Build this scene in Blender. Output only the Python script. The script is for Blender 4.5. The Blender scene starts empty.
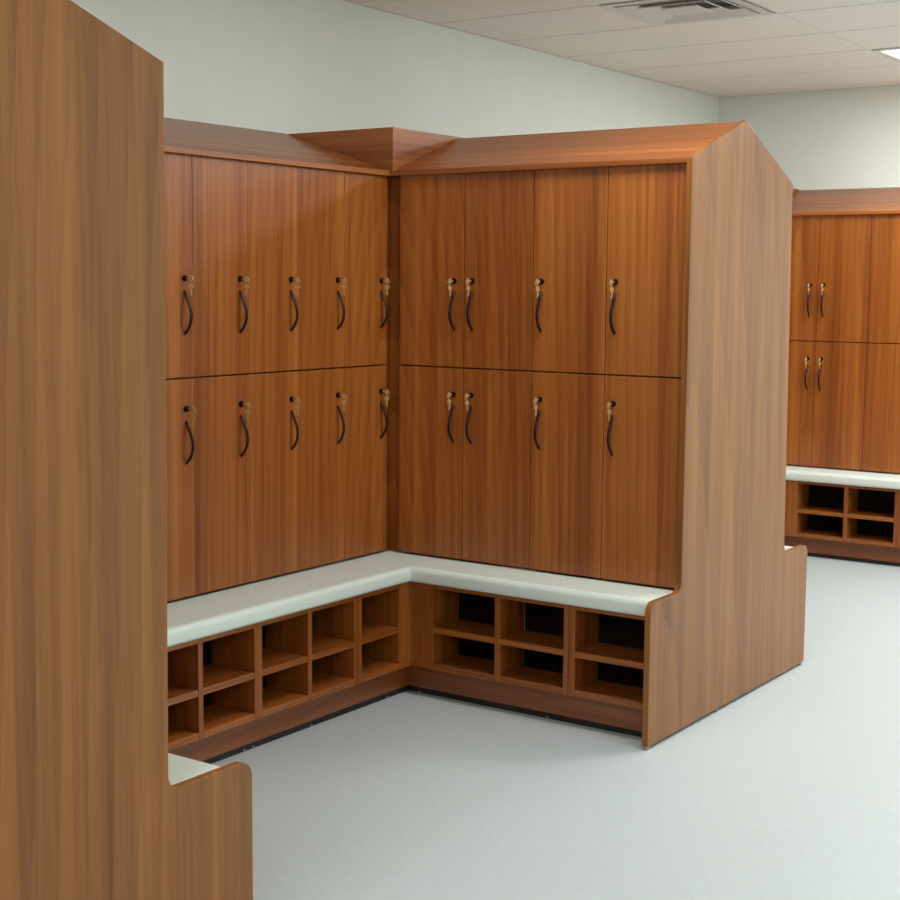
import bpy, bmesh, math
from mathutils import Vector, Matrix

S = bpy.context.scene
COL = S.collection

# ------------------------------------------------------------------ camera
CX, CY, CZ = 3.1429, -4.1537, 1.4171
YAW, PITCH, ROLL, FPX = 0.6055, -0.1128, 0.0079, 1463.4
fw = Vector((-math.sin(YAW) * math.cos(PITCH), math.cos(YAW) * math.cos(PITCH), math.sin(PITCH)))
rt = Vector((math.cos(YAW), math.sin(YAW), 0))
up = rt.cross(fw)
r2 = rt * math.cos(ROLL) + up * math.sin(ROLL)
u2 = up * math.cos(ROLL) - rt * math.sin(ROLL)
cam_data = bpy.data.cameras.new('camera')
cam_data.sensor_width = 36.0
cam_data.lens = FPX / 900.0 * 36.0
cam = bpy.data.objects.new('camera', cam_data)
cam.matrix_world = Matrix(((r2.x, u2.x, -fw.x, CX), (r2.y, u2.y, -fw.y, CY), (r2.z, u2.z, -fw.z, CZ), (0, 0, 0, 1)))
COL.objects.link(cam)
S.camera = cam

# ------------------------------------------------------------------ world, view, lights
world = bpy.data.worlds.new('world')
S.world = world
world.use_nodes = True
world.node_tree.nodes['Background'].inputs[0].default_value = (0.8, 0.9, 1.0, 1)
world.node_tree.nodes['Background'].inputs[1].default_value = 0.05
S.view_settings.view_transform = 'Standard'
S.view_settings.look = 'None'
S.view_settings.gamma = 1.0
S.view_settings.use_curve_mapping = False
S.view_settings.exposure = 0.45
S.cycles.max_bounces = 10
S.cycles.diffuse_bounces = 6
S.cycles.sample_clamp_indirect = 6.0

ZC = 2.489                        # ceiling height
XW, YW = -0.467, 3.735            # left wall, back wall
XR, YF = 6.45, -7.6               # right wall, wall behind the camera
TX, TY = 1.13, 0.53               # ceiling tile
TX0, TY0 = 0.82, 2.51             # a tile corner (the visible lamp's)

# the room's recessed ceiling lamps: (tile column, tile row, power)
LAMPS = [(0, 0, 23.0), (1, -2, 33.0), (0, -6, 13.0), (0, -12, 26.0),
         (3, -6, 17.0), (3, 0, 18.0), (2, -14, 30.0)]
for n, (i, j, pw) in enumerate(LAMPS):
    ld = bpy.data.lights.new('ceiling_lamp_light', 'AREA')
    ld.shape = 'RECTANGLE'
    ld.size, ld.size_y = TX - 0.12, TY - 0.10
    ld.energy = pw
    ld.color = (0.95, 1.0, 0.985)
    lo = bpy.data.objects.new('ceiling_lamp_light', ld)
    lo.location = (TX0 + (i + .5) * TX, TY0 + (j + .5) * TY, ZC - 0.012)
    COL.objects.link(lo)

# ------------------------------------------------------------------ materials
def new_mat(name):
    m = bpy.data.materials.new(name)
    m.use_nodes = True
    nt = m.node_tree
    return m, nt, nt.nodes['Principled BSDF']

def N(nt, t, **kw):
    n = nt.nodes.new(t)
    for k, v in kw.items():
        setattr(n, k, v)
    return n

def plain(name, col, rough=0.5, metal=0.0, spec=None, noise=0.0, nscale=60, bump=0.0):
    m, nt, b = new_mat(name)
    b.inputs['Base Color'].default_value = (*col, 1)
    b.inputs['Roughness'].default_value = rough
    b.inputs['Metallic'].default_value = metal
    if spec is not None:
        b.inputs['Specular IOR Level'].default_value = spec
    if noise or bump:
        g = N(nt, 'ShaderNodeNewGeometry')
        t = N(nt, 'ShaderNodeTexNoise')
        t.inputs['Scale'].default_value = nscale
        t.inputs['Detail'].default_value = 4
        nt.links.new(g.outputs['Position'], t.inputs['Vector'])
        if noise:
            r = N(nt, 'ShaderNodeValToRGB')
            r.color_ramp.elements[0].position = 0.3
            r.color_ramp.elements[1].position = 0.7
            r.color_ramp.elements[0].color = (*[c * (1 - noise) for c in col], 1)
            r.color_ramp.elements[1].color = (*[min(1, c * (1 + noise)) for c in col], 1)
            nt.links.new(t.outputs['Fac'], r.inputs['Fac'])
            nt.links.new(r.outputs['Color'], b.inputs['Base Color'])
        if bump:
            bp = N(nt, 'ShaderNodeBump')
            bp.inputs['Strength'].default_value = bump
            bp.inputs['Distance'].default_value = 0.002
            nt.links.new(t.outputs['Fac'], bp.inputs['Height'])
            nt.links.new(bp.outputs['Normal'], b.inputs['Normal'])
    return m

def wood(name, axis, cols, rough=0.34, spec=0.62, wide=1.0, off=(0, 0, 0)):
    """cherry-look laminate, grain running along the given axis; the sheet pattern lies in place coordinates, so it runs on across neighbouring doors"""
    m, nt, b = new_mat(name)
    L = nt.links.new
    g = N(nt, 'ShaderNodeNewGeometry')
    def mapped(across, along):
        mp = N(nt, 'ShaderNodeMapping')
        sc = [across / wide] * 3
        sc[axis] = along
        mp.inputs['Scale'].default_value = sc
        mp.inputs['Location'].default_value = off
        L(g.outputs['Position'], mp.inputs['Vector'])
        return mp
    def noise(mp, scale, detail, rough_, dist=0.0):
        t = N(nt, 'ShaderNodeTexNoise')
        t.inputs['Scale'].default_value = scale
        t.inputs['Detail'].default_value = detail
        t.inputs['Roughness'].default_value = rough_
        t.inputs['Distortion'].default_value = dist
        L(mp.outputs['Vector'], t.inputs['Vector'])
        return t
    broad = noise(mapped(13, 0.20), 1.0, 3, 0.55, 0.3)
    mid = noise(mapped(38, 0.6), 1.0, 5, 0.62, .25)
    fine = noise(mapped(150, 6.0), 1.0, 6, 0.72, 0.5)
    streak = noise(mapped(70, 1.1), 1.0, 6, 0.70, 0.35)
    # cathedral figure: flat-sawn growth rings, tall nested arches
    mpw = mapped(4.2, 0.62)
    wv = N(nt, 'ShaderNodeTexWave', wave_type='RINGS', rings_direction='SPHERICAL', wave_profile='SAW')
    wv.inputs['Scale'].default_value = 2.1
    wv.inputs['Distortion'].default_value = 3.0
    wv.inputs['Detail'].default_value = 3
    wv.inputs['Detail Scale'].default_value = .8
    L(mpw.outputs['Vector'], wv.inputs['Vector'])
    def mul(a, k):
        q = N(nt, 'ShaderNodeMath', operation='MULTIPLY')
        L(a, q.inputs[0]); q.inputs[1].default_value = k
        return q.outputs[0]
    def add(a, c):
        q = N(nt, 'ShaderNodeMath', operation='ADD')
        L(a, q.inputs[0]); L(c, q.inputs[1])
        return q.outputs[0]
    v = add(add(add(mul(broad.outputs['Fac'], .36), mul(mid.outputs['Fac'], .22)), mul(streak.outputs['Fac'], .22)),
            add(mul(fine.outputs['Fac'], .14), mul(wv.outputs['Fac'], .06)))
    r = N(nt, 'ShaderNodeValToRGB')
    e = r.color_ramp.elements
    e[0].position = 0.385; e[0].color = (*cols[0], 1)
    e[1].position = 0.615; e[1].color = (*cols[2], 1)
    k = e.new(0.49); k.color = (*cols[1], 1)
    L(v, r.inputs['Fac'])
    L(r.outputs['Color'], b.inputs['Base Color'])
    b.inputs['Roughness'].default_value = rough
    b.inputs['Specular IOR Level'].default_value = spec
    bp = N(nt, 'ShaderNodeBump')
    bp.inputs['Strength'].default_value = 0.06
    bp.inputs['Distance'].default_value = 0.001
    L(fine.outputs['Fac'], bp.inputs['Height'])
    L(bp.outputs['Normal'], b.inputs['Normal'])
    return m

CHERRY = ((0.160, 0.037, 0.006), (0.275, 0.075, 0.011), (0.405, 0.132, 0.021))
M = {}
M['wz'] = wood('cherry_laminate_upright_grain', 2, CHERRY)
M['wx'] = wood('cherry_laminate_grain_along_x', 0, CHERRY, wide=.7)
M['wy'] = wood('cherry_laminate_grain_along_y', 1, CHERRY, wide=.7)
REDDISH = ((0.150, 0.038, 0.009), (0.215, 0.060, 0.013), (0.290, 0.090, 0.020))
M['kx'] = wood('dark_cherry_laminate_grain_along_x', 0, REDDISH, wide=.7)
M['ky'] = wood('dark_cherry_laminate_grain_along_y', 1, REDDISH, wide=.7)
M['wpanel'] = wood('cherry_laminate_end_panels', 2, ((0.140, 0.045, 0.008), (0.240, 0.083, 0.013), (0.345, 0.130, 0.024)), rough=0.36, spec=.45, wide=1.25, off=(3.1, .7, 1.3))
M['edge'] = wood('cherry_edge_banding', 2, ((0.30, 0.105, 0.026), (0.37, 0.14, 0.036), (0.44, 0.18, 0.05)))
M['bench'] = plain('pale_solid_surface', (0.70, 0.77, 0.71), 0.40, noise=.03, nscale=160)
M['bronze'] = plain('dark_bronze', (0.022, 0.006, 0.006), 0.34, .5, noise=.2, nscale=90)
M['brass'] = plain('brass_key', (0.70, 0.52, 0.25), 0.35, .6, noise=.08, nscale=200)
M['steel'] = plain('steel_key_ring', (0.55, 0.52, 0.48), 0.3, 1.0, noise=.05, nscale=200)
M['dark'] = plain('floor_gap_shade', (0.012, 0.011, 0.011), 0.6, noise=.2)  # black that paints the shade under the toe kicks
M['backing'] = plain('near_black_backing', (0.010, 0.006, 0.004), 0.85, noise=.2, spec=.1)  # near-black cubby backs, much darker than the boards around them
M['foot'] = plain('grey_plastic', (0.30, 0.29, 0.28), 0.5, noise=.1)
M['wall'] = plain('pale_green_paint', (0.785, 0.83, 0.785), 0.75, noise=.015, nscale=7, bump=.15)
M['floor'] = plain('speckled_grey_vinyl', (0.52, 0.565, 0.575), 0.42, noise=.03, nscale=45, spec=.4)
M['tile'] = plain('ceiling_tile_board', (0.86, 0.825, 0.775), 0.9, noise=.03, nscale=220, bump=.4)
M['grid'] = plain('ceiling_grid_metal', (0.74, 0.69, 0.62), 0.6, noise=.02)
M['white'] = plain('white_enamel', (0.72, 0.71, 0.68), 0.4, noise=.01)
M['ventdark'] = plain('duct_interior', (0.30, 0.27, 0.24), 0.8, noise=.1)
lm, lnt, lb = new_mat('lit_lamp_diffuser')
lb.inputs['Base Color'].default_value = (.9, .9, .9, 1)
lb.inputs['Emission Color'].default_value = (1, 1, 1, 1)
lb.inputs['Emission Strength'].default_value = 3.0
M['lens'] = lm

# ------------------------------------------------------------------ mesh helpers
def tag(o, label=None, cat=None, group=None, kind=None):
    if label: o['label'] = label
    if cat: o['category'] = cat
    if group: o['group'] = group
    if kind: o['kind'] = kind
    return o

def thing(name, label, cat, loc, group=None):
    o = bpy.data.objects.new(name, None)
    o.empty_display_size = .1
    COL.objects.link(o)
    o.location = loc
    return tag(o, label, cat, group)

class Row:
    """a run of lockers: u runs along it from the inner corner, v comes out of the door face towards the bench, z is up"""
    def __init__(s, o, u, v):
        s.o, s.u, s.v = Vector(o), Vector(u), Vector(v)
    def d(s, u, v, z):
        return s.u * u + s.v * v + Vector((0, 0, z))
    def w(s, u, v, z=0):
        return s.o + s.d(u, v, z)

WORLD = Row((0, 0, 0), (1, 0, 0), (0, 1, 0))

class MB:
    def __init__(s, row=WORLD, base=(0, 0, 0)):
        s.bm = bmesh.new(); s.row = row; s.b = base
    def P(s, u, v, z):
        return s.row.d(u - s.b[0], v - s.b[1], z - s.b[2])
    def box(s, u0, u1, v0, v1, z0, z1):
        vs = [s.bm.verts.new(s.P(u, v, z)) for u in (u0, u1) for v in (v0, v1) for z in (z0, z1)]
        for f in ((0, 1, 3, 2), (4, 6, 7, 5), (0, 4, 5, 1), (2, 3, 7, 6), (0, 2, 6, 4), (1, 5, 7, 3)):
            s.bm.faces.new([vs[i] for i in f])
        return s
    def extrude(s, poly, u0, u1):
        """profile in (v, z), extruded along u"""
        a = [s.bm.verts.new(s.P(u0, v, z)) for v, z in poly]
        c = [s.bm.verts.new(s.P(u1, v, z)) for v, z in poly]
        n = len(poly)
        s.bm.faces.new(a); s.bm.faces.new(c[::-1])
        for i in range(n):
            s.bm.faces.new((a[i], c[i], c[(i + 1) % n], a[(i + 1) % n]))
        return s
    def prism_z(s, poly, z0, z1):
        a = [s.bm.verts.new(s.P(u, v, z0)) for u, v in poly]
        c = [s.bm.verts.new(s.P(u, v, z1)) for u, v in poly]
        n = len(poly)
        s.bm.faces.new(a); s.bm.faces.new(c[::-1])
        for i in range(n):
            s.bm.faces.new((a[i], c[i], c[(i + 1) % n], a[(i + 1) % n]))
        return s
    def cyl(s, c, axis, r, length, n=20, r1=None):
        """axis: vector in (u,v,z); starts at c"""
        r1 = r if r1 is None else r1
        ax = Vector(axis).normalized()
        t = ax.orthogonal().normalized(); q = ax.cross(t)
        rings = []
        for k, rr in ((0, r), (length, r1)):
            rings.append([s.bm.verts.new(s.P(*(Vector(c) + ax * k + (t * math.cos(a) + q * math.sin(a)) * rr)))
                          for a in [2 * math.pi * i / n for i in range(n)]])
        s.bm.faces.new(rings[0]); s.bm.faces.new(rings[1][::-1])
        for i in range(n):
            s.bm.faces.new((rings[0][i], rings[1][i], rings[1][(i + 1) % n], rings[0][(i + 1) % n]))
        return s
    def sweep(s, pts, side, hw, ht):
        """rounded bar along pts; side = unit vector across; hw/ht half width / half thickness per point"""
        rings = []
        sd = Vector(side)
        for i, p in enumerate(pts):
            p = Vector(p)
            a = Vector(pts[max(i - 1, 0)]); c = Vector(pts[min(i + 1, len(pts) - 1)])
            tan = (c - a).normalized(); nn = tan.cross(sd).normalized()
            w_ = hw[i] if hasattr(hw, '__len__') else hw
            t_ = ht[i] if hasattr(ht, '__len__') else ht
            rings.append([s.bm.verts.new(s.P(*(p + sd * (math.cos(k) * w_) + nn * (math.sin(k) * t_))))
                          for k in [2 * math.pi * j / 10 for j in range(10)]])
        s.bm.faces.new(rings[0]); s.bm.faces.new(rings[-1][::-1])
        for r0, r1 in zip(rings, rings[1:]):
            for j in range(10):
                s.bm.faces.new((r0[j], r1[j], r1[(j + 1) % 10], r0[(j + 1) % 10]))
        return s
    def torus(s, c, normal, R, r, n=18, m=6):
        ax = Vector(normal).normalized(); t = ax.orthogonal().normalized(); q = ax.cross(t)
        g = []
        for i in range(n):
            a = 2 * math.pi * i / n; dr = t * math.cos(a) + q * math.sin(a)
            g.append([s.bm.verts.new(s.P(*(Vector(c) + dr * (R + r * math.cos(b)) + ax * (r * math.sin(b)))))
                      for b in [2 * math.pi * k / m for k in range(m)]])
        for i in range(n):
            for k in range(m):
                s.bm.faces.new((g[i][k], g[(i + 1) % n][k], g[(i + 1) % n][(k + 1) % m], g[i][(k + 1) % m]))
        return s
    def build(s, name, mat, parent=None, bevel=0, seg=2, smooth=False, loc=None):
        bmesh.ops.recalc_face_normals(s.bm, faces=s.bm.faces)
        if bevel:
            bmesh.ops.bevel(s.bm, geom=[e for e in s.bm.edges if e.calc_face_angle(0) > .5], offset=bevel,
                            segments=seg, profile=.5, affect='EDGES', clamp_overlap=True)
        me = bpy.data.meshes.new(name)
        s.bm.to_mesh(me); s.bm.free()
        if smooth:
            for p in me.polygons: p.use_smooth = True
        if mat: me.materials.append(mat)
        o = bpy.data.objects.new(name, me)
        COL.objects.link(o)
        if parent: o.parent = parent
        if loc: o.location = loc
        return o

def copy_tree(o, parent=None):
    c = o.copy(); COL.objects.link(c)
    if parent: c.parent = parent
    for ch in o.children:
        copy_tree(ch, c)
    return c

# ------------------------------------------------------------------ room shell
def struct(mb, name, mat):
    return tag(mb.build(name, mat), kind='structure')

struct(MB().box(XW - .1, XR + .1, YF - .1, YW + .1, -.1, 0), 'floor', M['floor'])
struct(MB().box(XW - .1, XW, YF - .1, YW + .1, 0, ZC + .1), 'wall_left', M['wall'])
struct(MB().box(XW, XR, YW, YW + .1, 0, ZC + .1), 'wall_back', M['wall'])
struct(MB().box(XR, XR + .1, YF - .1, YW + .1, 0, ZC + .1), 'wall_right', M['wall'])
struct(MB().box(XW, XR, YF - .1, YF, 0, ZC + .1), 'wall_front', M['wall'])
tiles = MB()
special = {(i, j) for i, j, _ in LAMPS}
VENT = (TX0 - .53, TX0, TY0 - 3 * TY, TY0 - 2 * TY)
G = 0.007
i0, i1 = math.floor((XW - TX0) / TX), math.ceil((XR - TX0) / TX)
j0, j1 = math.floor((YF - TY0) / TY), math.ceil((YW - TY0) / TY)
for i in range(i0, i1):
    for j in range(j0, j1):
        if (i, j) in special: continue
        a, b_ = TX0 + i * TX + G, TX0 + (i + 1) * TX - G
        c, d = TY0 + j * TY + G, TY0 + (j + 1) * TY - G
        if (i, j) == (-1, -3): b_ = VENT[0] - G
        a, b_ = max(a, XW + .001), min(b_, XR - .001)
        c, d = max(c, YF + .001), min(d, YW - .001)
        if b_ - a > .01 and d - c > .01:
            tiles.box(a, b_, c, d, ZC, ZC + .012)
ceiling = struct(tiles, 'ceiling', M['tile'])
# the metal grid the boards lie in
gr = MB()
holes = [(TX0 + i * TX, TX0 + (i + 1) * TX, TY0 + j * TY, TY0 + (j + 1) * TY) for i, j in special] + [VENT]
for i in range(i0, i1 + 1):
    x = TX0 + i * TX
    if XW < x < XR: gr.box(x - G, x + G, YF + .001, YW - .001, ZC + .0015, ZC + .03)
for j in range(j0, j1 + 1):
    y = TY0 + j * TY
    if YF < y < YW: gr.box(XW + .001, XR - .001, y - G, y + G, ZC + .002, ZC + .031)
gr.box(VENT[0] - G, VENT[0] + G, VENT[2] + G, VENT[3] - G, ZC + .0015, ZC + .03)
gr.build('ceiling_grid', M['grid'], ceiling)
struct(MB().box(XW - .1, XR + .1, YF - .1, YW + .1, ZC + .16, ZC + .2), 'trim_1', M['tile']).name = 'trim_ceiling_deck'
# wall angle round the edge
struct(MB().box(XW, XW + .018, YF, YW, ZC - .002, ZC - .0005), 'trim_2', M['grid'])
struct(MB().box(XW + .018, XR, YW - .018, YW, ZC - .002, ZC - .0005), 'trim_3', M['grid'])

# ------------------------------------------------------------------ ceiling lamps and vent
lampnames = {0: 'lit rectangular ceiling light at the right edge of the photo'}
for n, (i, j, pw) in enumerate(LAMPS):
    x0, y0 = TX0 + i * TX, TY0 + j * TY
    lab = lampnames.get(n, 'recessed rectangular ceiling light out of frame, behind or beside the camera')
    t = thing('ceiling_light', lab, 'ceiling light', (x0 + TX / 2, y0 + TY / 2, ZC), 'recessed ceiling lights')
    b = (x0 + TX / 2, y0 + TY / 2, ZC)
    f = MB(WORLD, b); g = .012; w = .030
    X0, X1, Y0, Y1 = x0 + g, x0 + TX - g, y0 + g, y0 + TY - g
    f.box(X0, X1, Y0, Y0 + w, ZC - .006, ZC + .03).box(X0, X1, Y1 - w, Y1, ZC - .006, ZC + .03)
    f.box(X0, X0 + w, Y0 + w, Y1 - w, ZC - .006, ZC + .03).box(X1 - w, X1, Y0 + w, Y1 - w, ZC - .006, ZC + .03)
    f.build('frame', M['white'], t, bevel=.002)
    MB(WORLD, b).box(X0 + w, X1 - w, Y0 + w, Y1 - w, ZC + .004, ZC + .02).build('diffuser', M['lens'], t)

vx, vy = (VENT[0] + VENT[1]) / 2, (VENT[2] + VENT[3]) / 2
vt = thing('ceiling_vent', 'square white air diffuser with nested louvres at the top edge of the photo', 'air vent', (vx, vy, ZC))
def ring(h0, h1, z0, z1, name, mat, th=.004):
    """sloped square louvre: outer half-size h0 at z0, inner h1 at z1"""
    mb = MB(WORLD, (vx, vy, ZC)); bm = mb.bm
    def sq(h, z): return [bm.verts.new(mb.P(vx + a * h, vy + b * h, z)) for a, b in ((-1, -1), (1, -1), (1, 1), (-1, 1))]
    A, B, C_, D = sq(h0, z0), sq(h1, z1), sq(h1, z1 + th), sq(h0, z0 + th)
    for p, q in ((A, B), (B, C_), (C_, D), (D, A)):
        for k in range(4):
            bm.faces.new((p[k], p[(k + 1) % 4], q[(k + 1) % 4], q[k]))
    return mb.build(name, mat, vt)
H = .265
ring(H - .013, .215, ZC - .003, ZC - .003, 'frame', M['white'])
ring(.205, .160, ZC - .006, ZC + .012, 'louvre', M['white'])
ring(.140, .095, ZC - .006, ZC + .012, 'louvre', M['white'])
MB(WORLD, (vx, vy, ZC)).box(vx - .075, vx + .075, vy - .075, vy + .075, ZC - .006, ZC - .001).build('centre_plate', M['white'], vt, bevel=.002)
MB(WORLD, (vx, vy, ZC)).box(vx - .25, vx + .25, vy - .25, vy + .25, ZC + .045, ZC + .05).build('duct_opening', M['ventdark'], vt)

# ------------------------------------------------------------------ dimensions
DT, DB, DS = 1.7936, 0.466, 1.1316       # door top, bottom, seam between the tiers
ZT, ZR = 1.808, 1.952                    # top of the front lip, ridge
BT, BB = 0.4565, 0.4035                  # bench top surface, underside of its nosing
DEP = 0.385                              # carcass depth behind the doors
RW = Row((0, 0, 0), (1, 0, 0), (0, -1, 0))            # right-hand row of the alcove
LW = Row((0, 0, 0), (0, -1, 0), (1, 0, 0))            # left-hand row, along the wall
FR = Row((-.010, 3.334, 0), (1, 0, 0), (0, -1, 0))    # row at the far end of the room
DTH = .018

HSHAPE = [(0, .000), (.004, .004), (.014, .0085), (.030, .0150), (.046, .0220), (.060, .0262), (.074, .0275),
          (.090, .0255), (.104, .0195), (.116, .0115), (.124, .0040), (.127, .000)]

def make_locker(row, w, hin=.034, gap=.0014, name='locker'):
    """one column: two doors, one over the other. handle side 'lo' / 'hi' = edge nearer / farther from the corner"""
    made = {}
    def get(side):
        if side in made: return made[side]
        base = (0, 0, 0)
        t = bpy.data.objects.new(name, None); t.empty_display_size = .1
        COL.objects.link(t)
        c = MB(row, base)
        z0, z1 = BT + .001, ZT - .0185
        bk = -DEP; fr = -DTH - .003; th = .016
        e = .0004
        c.box(e, th, bk, fr, z0, z1).box(w - th, w - e, bk, fr, z0, z1)
        c.box(th, w - th, bk, fr, z0, z0 + th).box(th, w - th, bk, fr, z1 - th, z1)
        c.box(th, w - th, bk, fr, DS - th / 2, DS + th / 2).box(th, w - th, bk, bk + .006, z0 + th, DS - th / 2)
        c.box(th, w - th, bk, bk + .006, DS + th / 2, z1 - th)
        c.build('carcass', M['wz'], t)
        uh = hin if side == 'lo' else w - .040
        for za, zb, zl in ((DS + .0025, DT, 1.4285), (DB, DS - .0025, 1.0395)):
            d = MB(row, base).box(gap, w - gap, -DTH, 0, za, zb).build('door', M['wz'], t, bevel=.0012)
            zt = zl - .038
            pts = [(uh, v, zt - s_) for s_, v in HSHAPE]
            n = len(pts)
            MB(row, base).sweep(pts, (1, 0, 0), [.0046] * 2 + [.0054] * (n - 4) + [.0046] * 2, [.0038] * n).build(
                'handle', M['bronze'], d, smooth=True)
            lk = MB(row, base).cyl((uh, 0, zl), (0, 1, 0), .0098, .003, 22)
            lk.cyl((uh, .003, zl), (0, 1, 0), .0080, .006, 22, .0072)
            lk.build('lock', M['bronze'], d, smooth=False)
        made[side] = t
        return t
    used = set()
    def place(u, side):
        p = get(side)
        o = p if side not in used else copy_tree(p)
        used.add(side)
        o.location = row.w(u, 0, 0)
        return o
    return place

def make_keys(row, name='key_set'):
    t = bpy.data.objects.new(name, None); t.empty_display_size = .03
    COL.objects.link(t)
    s = MB(row)
    s.box(-.0011, .0011, .0095, .021, -.0030, .0030)
    s.cyl((-.0011, .027, 0), (1, 0, 0), .0085, .0022, 16)
    s.build('inserted_key', M['brass'], t)
    MB(row).torus((0, .0315, -.0065), (.5, .1, -.05), .0065, .0010).build('key_ring', M['brass'], t, smooth=True)
    k = MB(row)
    k.cyl((.0020, .030, -.0235), (1, .15, 0), .0088, .0020, 16)
    k.box(.0022, .0042, .0272, .0330, -.052, -.029)
    k.box(.0022, .0042, .0250, .0275, -.047, -.043).box(.0022, .0042, .0250, .0275, -.039, -.036)
    k.build('spare_key', M['brass'], t)
    return t

def key_placer(row):
    st = {}
    def f(u, zl, label, group):
        o = copy_tree(st['k']) if 'k' in st else st.setdefault('k', make_keys(row))
        o.location = row.w(u, 0, zl)
        tag(o, label, 'keys', group)
        return o
    return f

ORD = ['first', 'second', 'third', 'fourth', 'fifth', 'sixth', 'seventh', 'eighth']
ORC = lambda i, of='the corner': 'nearest the corner' if i == 0 else ORD[i] + ' from the corner'

# right-hand row
WR, U0R = .2745, .046
placeR, keysR = make_locker(RW, WR), key_placer(RW)
sides = ['hi', 'lo', 'lo', 'lo']
for i, sd in enumerate(sides):
    o = placeR(U0R + i * WR, sd)
    tag(o, 'two-tier wood locker in the right-hand alcove row, ' + ('beside the end panel' if i == 3 else ORC(i)),
        'locker', 'lockers facing the camera in the alcove')
    uh = U0R + i * WR + (.034 if sd == 'lo' else WR - .040)
    for zl, tier in ((1.4285, 'upper'), (1.0395, 'lower')):
        keysR(uh, zl, 'brass keys in the ' + tier + ' door of the right-hand alcove locker ' + ('beside the end panel' if i == 3 else ORC(i)),
              'keys in the right-hand alcove lockers')

# left-hand row
WL_, U0L = .2400, .010
placeL, keysL = make_locker(LW, WL_, .037, .0006), key_placer(LW)
for i in range(8):
    o = placeL(U0L + i * WL_, 'lo')
    tag(o, 'two-tier wood locker in the left row along the wall, ' + ORC(i), 'locker', 'lockers along the left wall')
    for zl, tier in ((1.4285, 'upper'), (1.0395, 'lower')):
        if i > 4: continue
        keysL(U0L + i * WL_ + .037, zl, 'brass keys in the ' + tier + ' door of the left-wall locker ' + ORC(i),
              'keys in the left-wall lockers')

# far row
placeF, keysF = make_locker(FR, WR, .034, .0010), key_placer(FR)
fs = ['hi', 'lo', 'hi', 'lo']
for i, sd in enumerate(fs):
    o = placeF(U0R + i * WR, sd)
    lab = ['two-tier wood locker in the distant row, partly hidden behind the tall end panel',
           'two-tier wood locker in the distant row, with a pair of handles at its left seam',
           'two-tier wood locker in the distant row, cut by the right edge of the photo',
           'two-tier wood locker in the distant row, outside the right edge of the photo'][i]
    tag(o, lab, 'locker', 'lockers in the distant row')
    uh = U0R + i * WR + (.034 if sd == 'lo' else WR - .040)
    if i < 2:
        for zl, tier in ((1.4285, 'upper'), (1.0395, 'lower')):
            keysF(uh, zl, 'tiny brass keys in the %s %s door of the handle pair in the distant row' % (tier, 'left' if i == 0 else 'right'),
                  'keys in the distant lockers')

# corner fillers behind the doors, where two rows meet
def filler(row1, sgn, label):
    o1 = row1
    m = MB()
    x, y = o1
    m.box(x - .036, x - .0215, y - .0095, y + .036, BT + .0005, ZT - .018)
    m.box(x - .0215, x + U0R - .0005, y + .0215, y + .036, BT + .0005, ZT - .018)
    t = m.build('corner_filler', M['wz'])
    return tag(t, label, 'filler strip')
filler((0, 0), 1, 'narrow recessed wood strip filling the inner corner between the two alcove rows')
filler((FR.o.x, FR.o.y), 1, 'recessed wood strip in the corner of the distant row, hidden by the tall end panel')

# ------------------------------------------------------------------ cubby units under the benches
FZ0, FZ1 = .104, BB
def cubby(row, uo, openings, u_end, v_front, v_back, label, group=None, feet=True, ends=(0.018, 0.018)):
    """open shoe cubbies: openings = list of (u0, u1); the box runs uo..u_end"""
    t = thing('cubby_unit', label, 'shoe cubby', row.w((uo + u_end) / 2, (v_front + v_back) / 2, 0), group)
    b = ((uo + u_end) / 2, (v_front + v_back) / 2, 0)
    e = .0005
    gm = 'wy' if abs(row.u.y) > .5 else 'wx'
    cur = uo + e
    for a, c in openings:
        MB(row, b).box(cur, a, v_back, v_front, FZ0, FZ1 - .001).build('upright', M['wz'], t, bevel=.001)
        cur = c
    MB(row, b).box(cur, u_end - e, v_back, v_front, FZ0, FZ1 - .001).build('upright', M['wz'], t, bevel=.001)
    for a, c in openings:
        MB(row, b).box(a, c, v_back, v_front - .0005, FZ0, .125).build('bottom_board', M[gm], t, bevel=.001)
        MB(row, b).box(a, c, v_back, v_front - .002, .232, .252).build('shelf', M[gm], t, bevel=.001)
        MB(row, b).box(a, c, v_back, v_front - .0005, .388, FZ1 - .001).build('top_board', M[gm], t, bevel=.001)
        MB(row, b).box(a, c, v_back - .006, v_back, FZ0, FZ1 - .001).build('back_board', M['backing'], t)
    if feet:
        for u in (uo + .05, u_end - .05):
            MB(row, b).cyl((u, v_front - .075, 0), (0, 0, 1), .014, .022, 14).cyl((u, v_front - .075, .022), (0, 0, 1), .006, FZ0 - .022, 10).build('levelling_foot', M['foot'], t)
    return t

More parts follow.
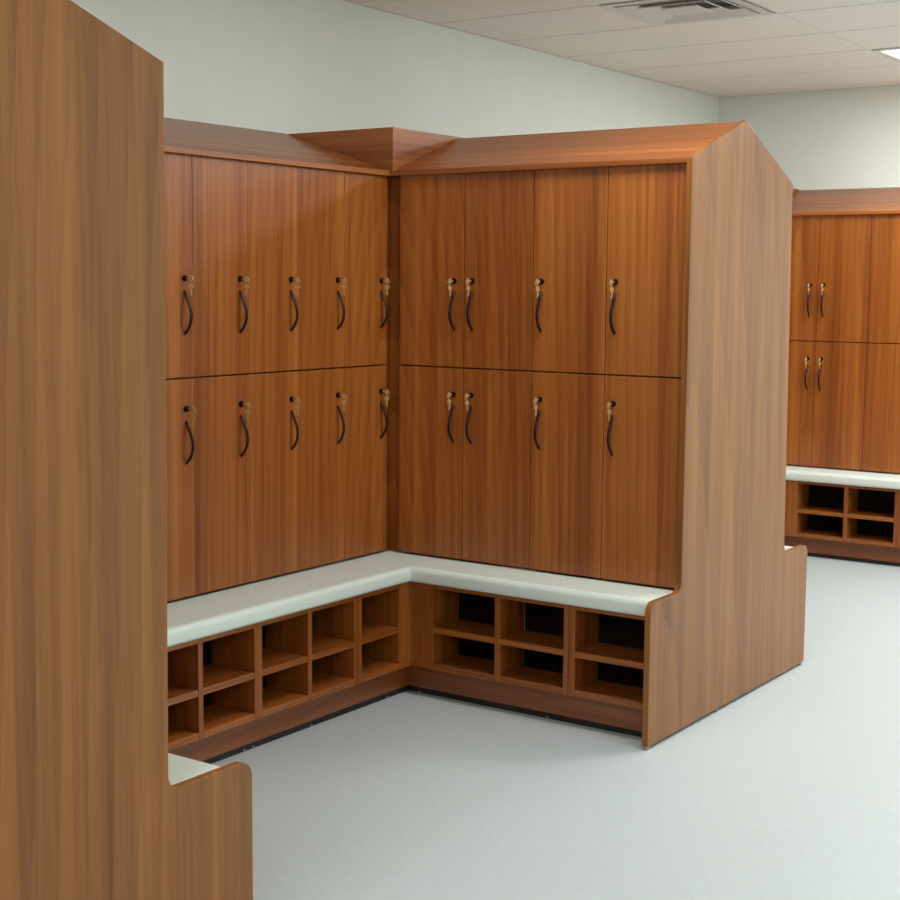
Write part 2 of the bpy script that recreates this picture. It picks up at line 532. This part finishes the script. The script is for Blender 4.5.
VR, VL = .158, .2185                     # fascia planes of the right and left rows
VBR, VBL = .000, .040
WP = 1.1690                              # outer face of the right unit's end panel
PT = .020                                # panel thickness
C1 = 'open shoe cubbies under the '
def right_cubbies(row, where, grp):
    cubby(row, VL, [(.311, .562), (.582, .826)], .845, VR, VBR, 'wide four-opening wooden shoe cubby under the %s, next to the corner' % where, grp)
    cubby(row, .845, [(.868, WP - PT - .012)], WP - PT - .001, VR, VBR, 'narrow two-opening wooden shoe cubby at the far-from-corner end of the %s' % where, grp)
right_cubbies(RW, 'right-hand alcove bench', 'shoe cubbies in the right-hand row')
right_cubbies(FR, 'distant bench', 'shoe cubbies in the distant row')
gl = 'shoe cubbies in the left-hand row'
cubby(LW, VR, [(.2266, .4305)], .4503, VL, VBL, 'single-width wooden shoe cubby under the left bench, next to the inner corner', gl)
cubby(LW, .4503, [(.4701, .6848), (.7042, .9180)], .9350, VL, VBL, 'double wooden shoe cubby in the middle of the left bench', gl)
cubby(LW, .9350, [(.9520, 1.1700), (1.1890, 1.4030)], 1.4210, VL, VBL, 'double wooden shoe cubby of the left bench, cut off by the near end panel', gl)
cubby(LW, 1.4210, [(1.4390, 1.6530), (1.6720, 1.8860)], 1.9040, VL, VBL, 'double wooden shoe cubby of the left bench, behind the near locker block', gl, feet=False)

# toe kicks
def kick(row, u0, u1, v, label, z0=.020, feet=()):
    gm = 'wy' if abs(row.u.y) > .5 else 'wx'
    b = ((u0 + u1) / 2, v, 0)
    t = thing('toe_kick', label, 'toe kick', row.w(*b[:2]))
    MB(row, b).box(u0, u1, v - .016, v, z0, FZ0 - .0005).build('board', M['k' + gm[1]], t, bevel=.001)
    MB(row, b).box(u0, u1, v - .014, v - .004, 0, z0 - .0002).build('gap_shade_strip', M['dark'], t)  # added black strip, stands in for the shade in the floor gap
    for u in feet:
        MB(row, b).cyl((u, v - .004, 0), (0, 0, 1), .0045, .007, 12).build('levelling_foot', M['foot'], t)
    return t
VKR, VKL = .118, .180
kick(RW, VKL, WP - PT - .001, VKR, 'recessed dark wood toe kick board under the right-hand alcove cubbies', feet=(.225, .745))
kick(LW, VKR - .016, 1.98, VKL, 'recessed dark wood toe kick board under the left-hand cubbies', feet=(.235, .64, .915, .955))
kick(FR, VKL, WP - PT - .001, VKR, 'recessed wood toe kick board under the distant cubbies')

# ------------------------------------------------------------------ bench tops with rounded nosing
def nosing(v_front, v_back=-.014, zt=BT, zb=BB, r=.020):
    pts = [(v_back, zb + .016), (v_back, zt)]
    n = 7
    for k in range(n + 1):
        a = math.pi / 2 * (1 - k / n)
        pts.append((v_front - r + r * math.cos(a), zt - r + r * math.sin(a)))
    for k in range(n + 1):
        a = -math.pi / 2 * k / n
        pts.append((v_front - r * .6 + r * .6 * math.cos(a), zb + r * .6 + r * .6 * math.sin(a)))
    pts += [(v_front - .030, zb), (v_front - .030, zb + .016)]
    return pts

def swept_bench(path_dirs, label, name='bench_top'):
    """profile carried round the path: list of functions giving world xy for a profile depth v"""
    mb = MB(); bm = mb.bm
    rings = []
    for fn in path_dirs:
        rings.append(fn)
    return mb, rings

def bench_L(ax, ay, xe, ye, vx_, vy_, label, base, flip=1):
    """L bench: arm along x (depth vy_) ends at xe, arm along y (depth vx_) ends at ye. corner of door planes at (ax, ay);
    flip=1: alcove opens to -y"""
    pr, pl = nosing(vy_), nosing(vx_)
    mb = MB(WORLD, base); bm = mb.bm
    A = [bm.verts.new(mb.P(xe, ay - flip * v, z)) for v, z in pr]
    B = [bm.verts.new(mb.P(ax + v2, ay - flip * v, z)) for (v, z), (v2, _) in zip(pr, pl)]
    C_ = [bm.verts.new(mb.P(ax + v, ye, z)) for v, z in pl]
    n = len(pr)
    for p, q in ((A, B), (B, C_)):
        for k in range(n):
            bm.faces.new((p[k], p[(k + 1) % n], q[(k + 1) % n], q[k]))
    bm.faces.new(A); bm.faces.new(C_[::-1])
    o = mb.build('bench_top', M['bench'], loc=base)
    for p in o.data.polygons:
        p.use_smooth = len(p.vertices) == 4 and p.area < .04
    m = o.modifiers.new('edges', 'EDGE_SPLIT'); m.split_angle = math.radians(40)
    return tag(o, label, 'bench top')
NR, NL = .180, .2334
bench_L(0, 0, WP - PT - .001, -2.02, NL, NR, 'pale grey L-shaped bench top with rounded front edge, wrapping the alcove', (0, 0, BB))
bench_L(FR.o.x, FR.o.y, FR.o.x + WP - PT - .001, 1.02, NL, NR, 'pale bench top with rounded front edge in the distant row', (FR.o.x, FR.o.y, BB))

# ------------------------------------------------------------------ gabled tops
SL = .016
def half_top(row, u0, u1, label, vr=-.3965, zr=ZR, loc=None):
    gm = 'wy' if abs(row.u.y) > .5 else 'wx'
    vf = .018
    poly = [(vf, ZT - .017), (vf, ZT), (vr, zr), (vr, ZT - .011), (.002, ZT - .011), (.002, ZT - .017)]
    b = ((u0 + u1) / 2, 0, ZT)
    o = MB(row, b).extrude(poly, u0, u1).build('sloping_top', M[gm], bevel=.0012, loc=row.w(*b))
    return tag(o, label, 'sloping top')
OX, OY = .0297, -.0195
half_top(LW, .0200, 1.98, 'sloping wood top of the left row, leaning up to the wall', vr=-.466, zr=1.961)
half_top(FR, OX + .0105, WP - PT, 'sloping wood top of the distant locker row', vr=-.400)
# two-sided gable of the right unit
DR = .8305
def gable_top(y0, x0, x1, label):
    """y0 = front door plane; ridge along x"""
    f = .018; ym = y0 + .378
    zb = 1.7698 + .0
    poly = [(y0 - f, ZT - .017), (y0 - f, ZT), (ym, ZR), (y0 + DR + f, zb + .004), (y0 + DR + f, zb - .013), (ym + .01, zb - .013), (ym + .01, ZT - .011), (y0 - .002, ZT - .011), (y0 - .002, ZT - .017)]
    b = ((x0 + x1) / 2, ym, ZT)
    o = MB(WORLD, b).extrude([(v, z) for v, z in poly], x0, x1).build('gabled_top', M['wx'], bevel=.0012, loc=b)
    return tag(o, label, 'gabled top')
gable_top(0, OX + .0005, WP - PT, 'gabled wood top of the two-sided locker block in the middle')

# box-shaped caps over the inner corners
def cap(x, y0, y1, label):
    b = ((x + XW) / 2, (y0 + y1) / 2, ZT)
    o = MB(WORLD, b).box(XW + .002, x, y0, y1, ZT - .017, ZR + .006).build('corner_box', M['wx'], bevel=.0012, loc=b)
    o.data.materials.append(M['wy'])
    for p in o.data.polygons:
        if abs(p.normal.x) > .7: p.material_index = 1
    return tag(o, label, 'corner box')
cap(OX, OY, .86, 'boxy wood top rising over the inner corner where the sloping tops meet')
cap(FR.o.x + OX + .010, FR.o.y + OY, YW - .002, 'small boxy wood top at the distant row corner, nearly hidden by the end panel')

# ------------------------------------------------------------------ end panels
def arc(cy, cz, r, a0, a1, n=8):
    return [(cy + r * math.cos(math.radians(a0 + (a1 - a0) * k / n)), cz + r * math.sin(math.radians(a0 + (a1 - a0) * k / n))) for k in range(n + 1)]
def end_panel(xo, yc, bd, label, ftop=0, btop=0, zt_f=ZT, zt_b=ZT, ridge=None, z0=.012, hp=.4607, rid_z=ZR, D=DR, bdb=None, f=.018, fb=0.0):
    """panel in the plane x = xo; yc = front door plane; the row is D deep, benches bd deep on both sides"""
    bdb = bd if bdb is None else bdb
    ridge = D / 2 if ridge is None else ridge
    r, q = .034, .030
    F0, B0 = -f, D + fb
    pts = [(-bd, z0)]
    pts += arc(-bd + r, hp - r, r, 180, 90)
    pts += arc(F0 - q, hp + q, q, 270, 360)
    pts += [(F0 + ftop, zt_f), (ridge, rid_z), (B0 + btop, zt_b)]
    pts += arc(B0 + q, hp + q, q, 180, 270)
    pts += arc(D + bdb - r, hp - r, r, 90, 0)
    pts += [(D + bdb, z0)]
    b = (xo - PT / 2, yc + D / 2, 0)
    t = thing('end_panel', label, 'end panel', b)
    mb = MB(WORLD, b)
    mb.extrude([(yc + y, z) for y, z in pts], xo - PT, xo)
    o = mb.build('panel', M['wpanel'], t, bevel=.0015)
    # levelling feet
    for y in (yc - bd + .012, yc + D * .35, yc + D + bdb - .02):
        MB(WORLD, b).cyl((xo - PT / 2, y, 0), (0, 0, 1), .009, .011, 12).build('levelling_foot', M['foot'], t)
    return t
end_panel(WP, 0, .2267, 'tall gabled wood end panel of the middle block, stepped out at bench height',
          zt_b=1.7698 + .006, ridge=.378, rid_z=ZR + .003, fb=-.004, btop=-.036)
end_panel(1.1873, -2.2483 - DR, .2267, 'large wood end panel in the left foreground, rounded step at bench height',
          zt_f=1.78, zt_b=1.8090, ridge=DR - .3965, rid_z=ZR, fb=-.005, btop=.013)

# ------------------------------------------------------------------ far sides and backs of the two blocks
def block(yc, x1, label, benchlabel, cub, y_in0, side):
    """rear half of a two-sided block: cabinet body and cubby base under a bench; side=+1: faces +y"""
    x0 = .046
    t = thing('locker_bank', label, 'locker bank', ((x0 + x1) / 2, yc, 0))
    b = ((x0 + x1) / 2, yc, 0)
    MB(WORLD, b).box(x0, x1, min(yc, y_in0), max(yc, y_in0), BT + .001, 1.752).build('carcass', M['wz'], t)
    n = 4
    w = (x1 - x0) / n
    for k in range(n):
        for za, zb in ((DS + .002, 1.752), (DB, DS - .002)):
            MB(WORLD, b).box(x0 + k * w + .0015, x0 + (k + 1) * w - .0015, *sorted((yc + side * .002, yc + side * .018)), za, zb).build('door', M['wz'], t, bevel=.001)
    yf = yc + side * (.018 + .158)
    MB(WORLD, b).box(.24, x1, *sorted((yc - side * .18, yf)), FZ0, BB - .001).build('cubby_base', M['wz'], t)
    MB(WORLD, b).box(.24, x1, *sorted((yc - side * .18, yf - side * .04)), .0, FZ0 - .001).build('plinth', M['wx'], t)
    # bench
    row = Row((0, yc + side * .018, 0), (1, 0, 0), (0, side, 0))
    bb = ((x0 + x1) / 2, 0, BB)
    o = MB(row, bb).extrude(nosing(NR), x0, x1).build('bench_top', M['bench'], loc=row.w(*bb))
    tag(o, benchlabel, 'bench top')
block(DR - .018, WP - PT - .001, 'rear lockers on the far side of the middle block, behind the end panel',
      'sliver of pale bench top at the far step of the middle end panel', '', .40, 1)
block(-2.2483 - .018, 1.1873 - PT - .001, 'near locker block behind the large foreground end panel',
      'white bench top showing over the rounded step of the foreground end panel', '', -2.65, 1)
gb = (.6, -2.2483, ZT)
tag(MB(WORLD, gb).extrude([(-2.2483 - .03, ZT - .03), (-2.2483 - .03, ZT - .015), (-2.645, ZR - .012), (-3.08, 1.775), (-3.08, 1.76), (-2.645, ZR - .026)], OX, 1.1873 - PT).build('gabled_top', M['wx'], loc=gb),
    'gabled wood top of the near block, hidden behind the foreground end panel', 'gabled top')

# lockers along the left wall beyond the middle block, turned out of view
t = thing('locker_bank', 'left-wall lockers beyond the middle block, hidden behind it', 'locker bank', ((XW - .02) / 2, 2.09, 0))
b = ((XW - .02) / 2, 2.09, 0)
MB(WORLD, b).box(XW + .004, -.0215, .870, 3.300, BT + .001, ZT - .0185).box(XW + .004, -.07, .870, 3.300, .002, BB - .003).build('carcass', M['wz'], t)
for k in range(9):
    for za, zb in ((DS + .002, DT - .002), (DB, DS - .002)):
        MB(WORLD, b).box(-.019, -.001, .872 + k * .2698 + .0015, .872 + (k + 1) * .2698 - .0015, za, zb).build('door', M['wz'], t, bevel=.001)

# end of the distant row
xe = FR.o.x + WP
yb = FR.o.y
r_, q_ = .034, .030
pts = [(yb - .2267, .012)] + arc(yb - .2267 + r_, .4607 - r_, r_, 180, 90) + arc(yb - .018 - q_, .4607 + q_, q_, 270, 360)
pts += [(yb - .018, ZT), (yb + .398, ZR + .003), (yb + .398, .012)]
tag(MB(WORLD, (xe, yb, 0)).extrude(pts, xe - PT, xe).build('end_panel', M['wpanel'], bevel=.0015, loc=(xe, yb, 0)),
    'wood end panel closing the distant row, outside the right edge of the photo', 'end panel')
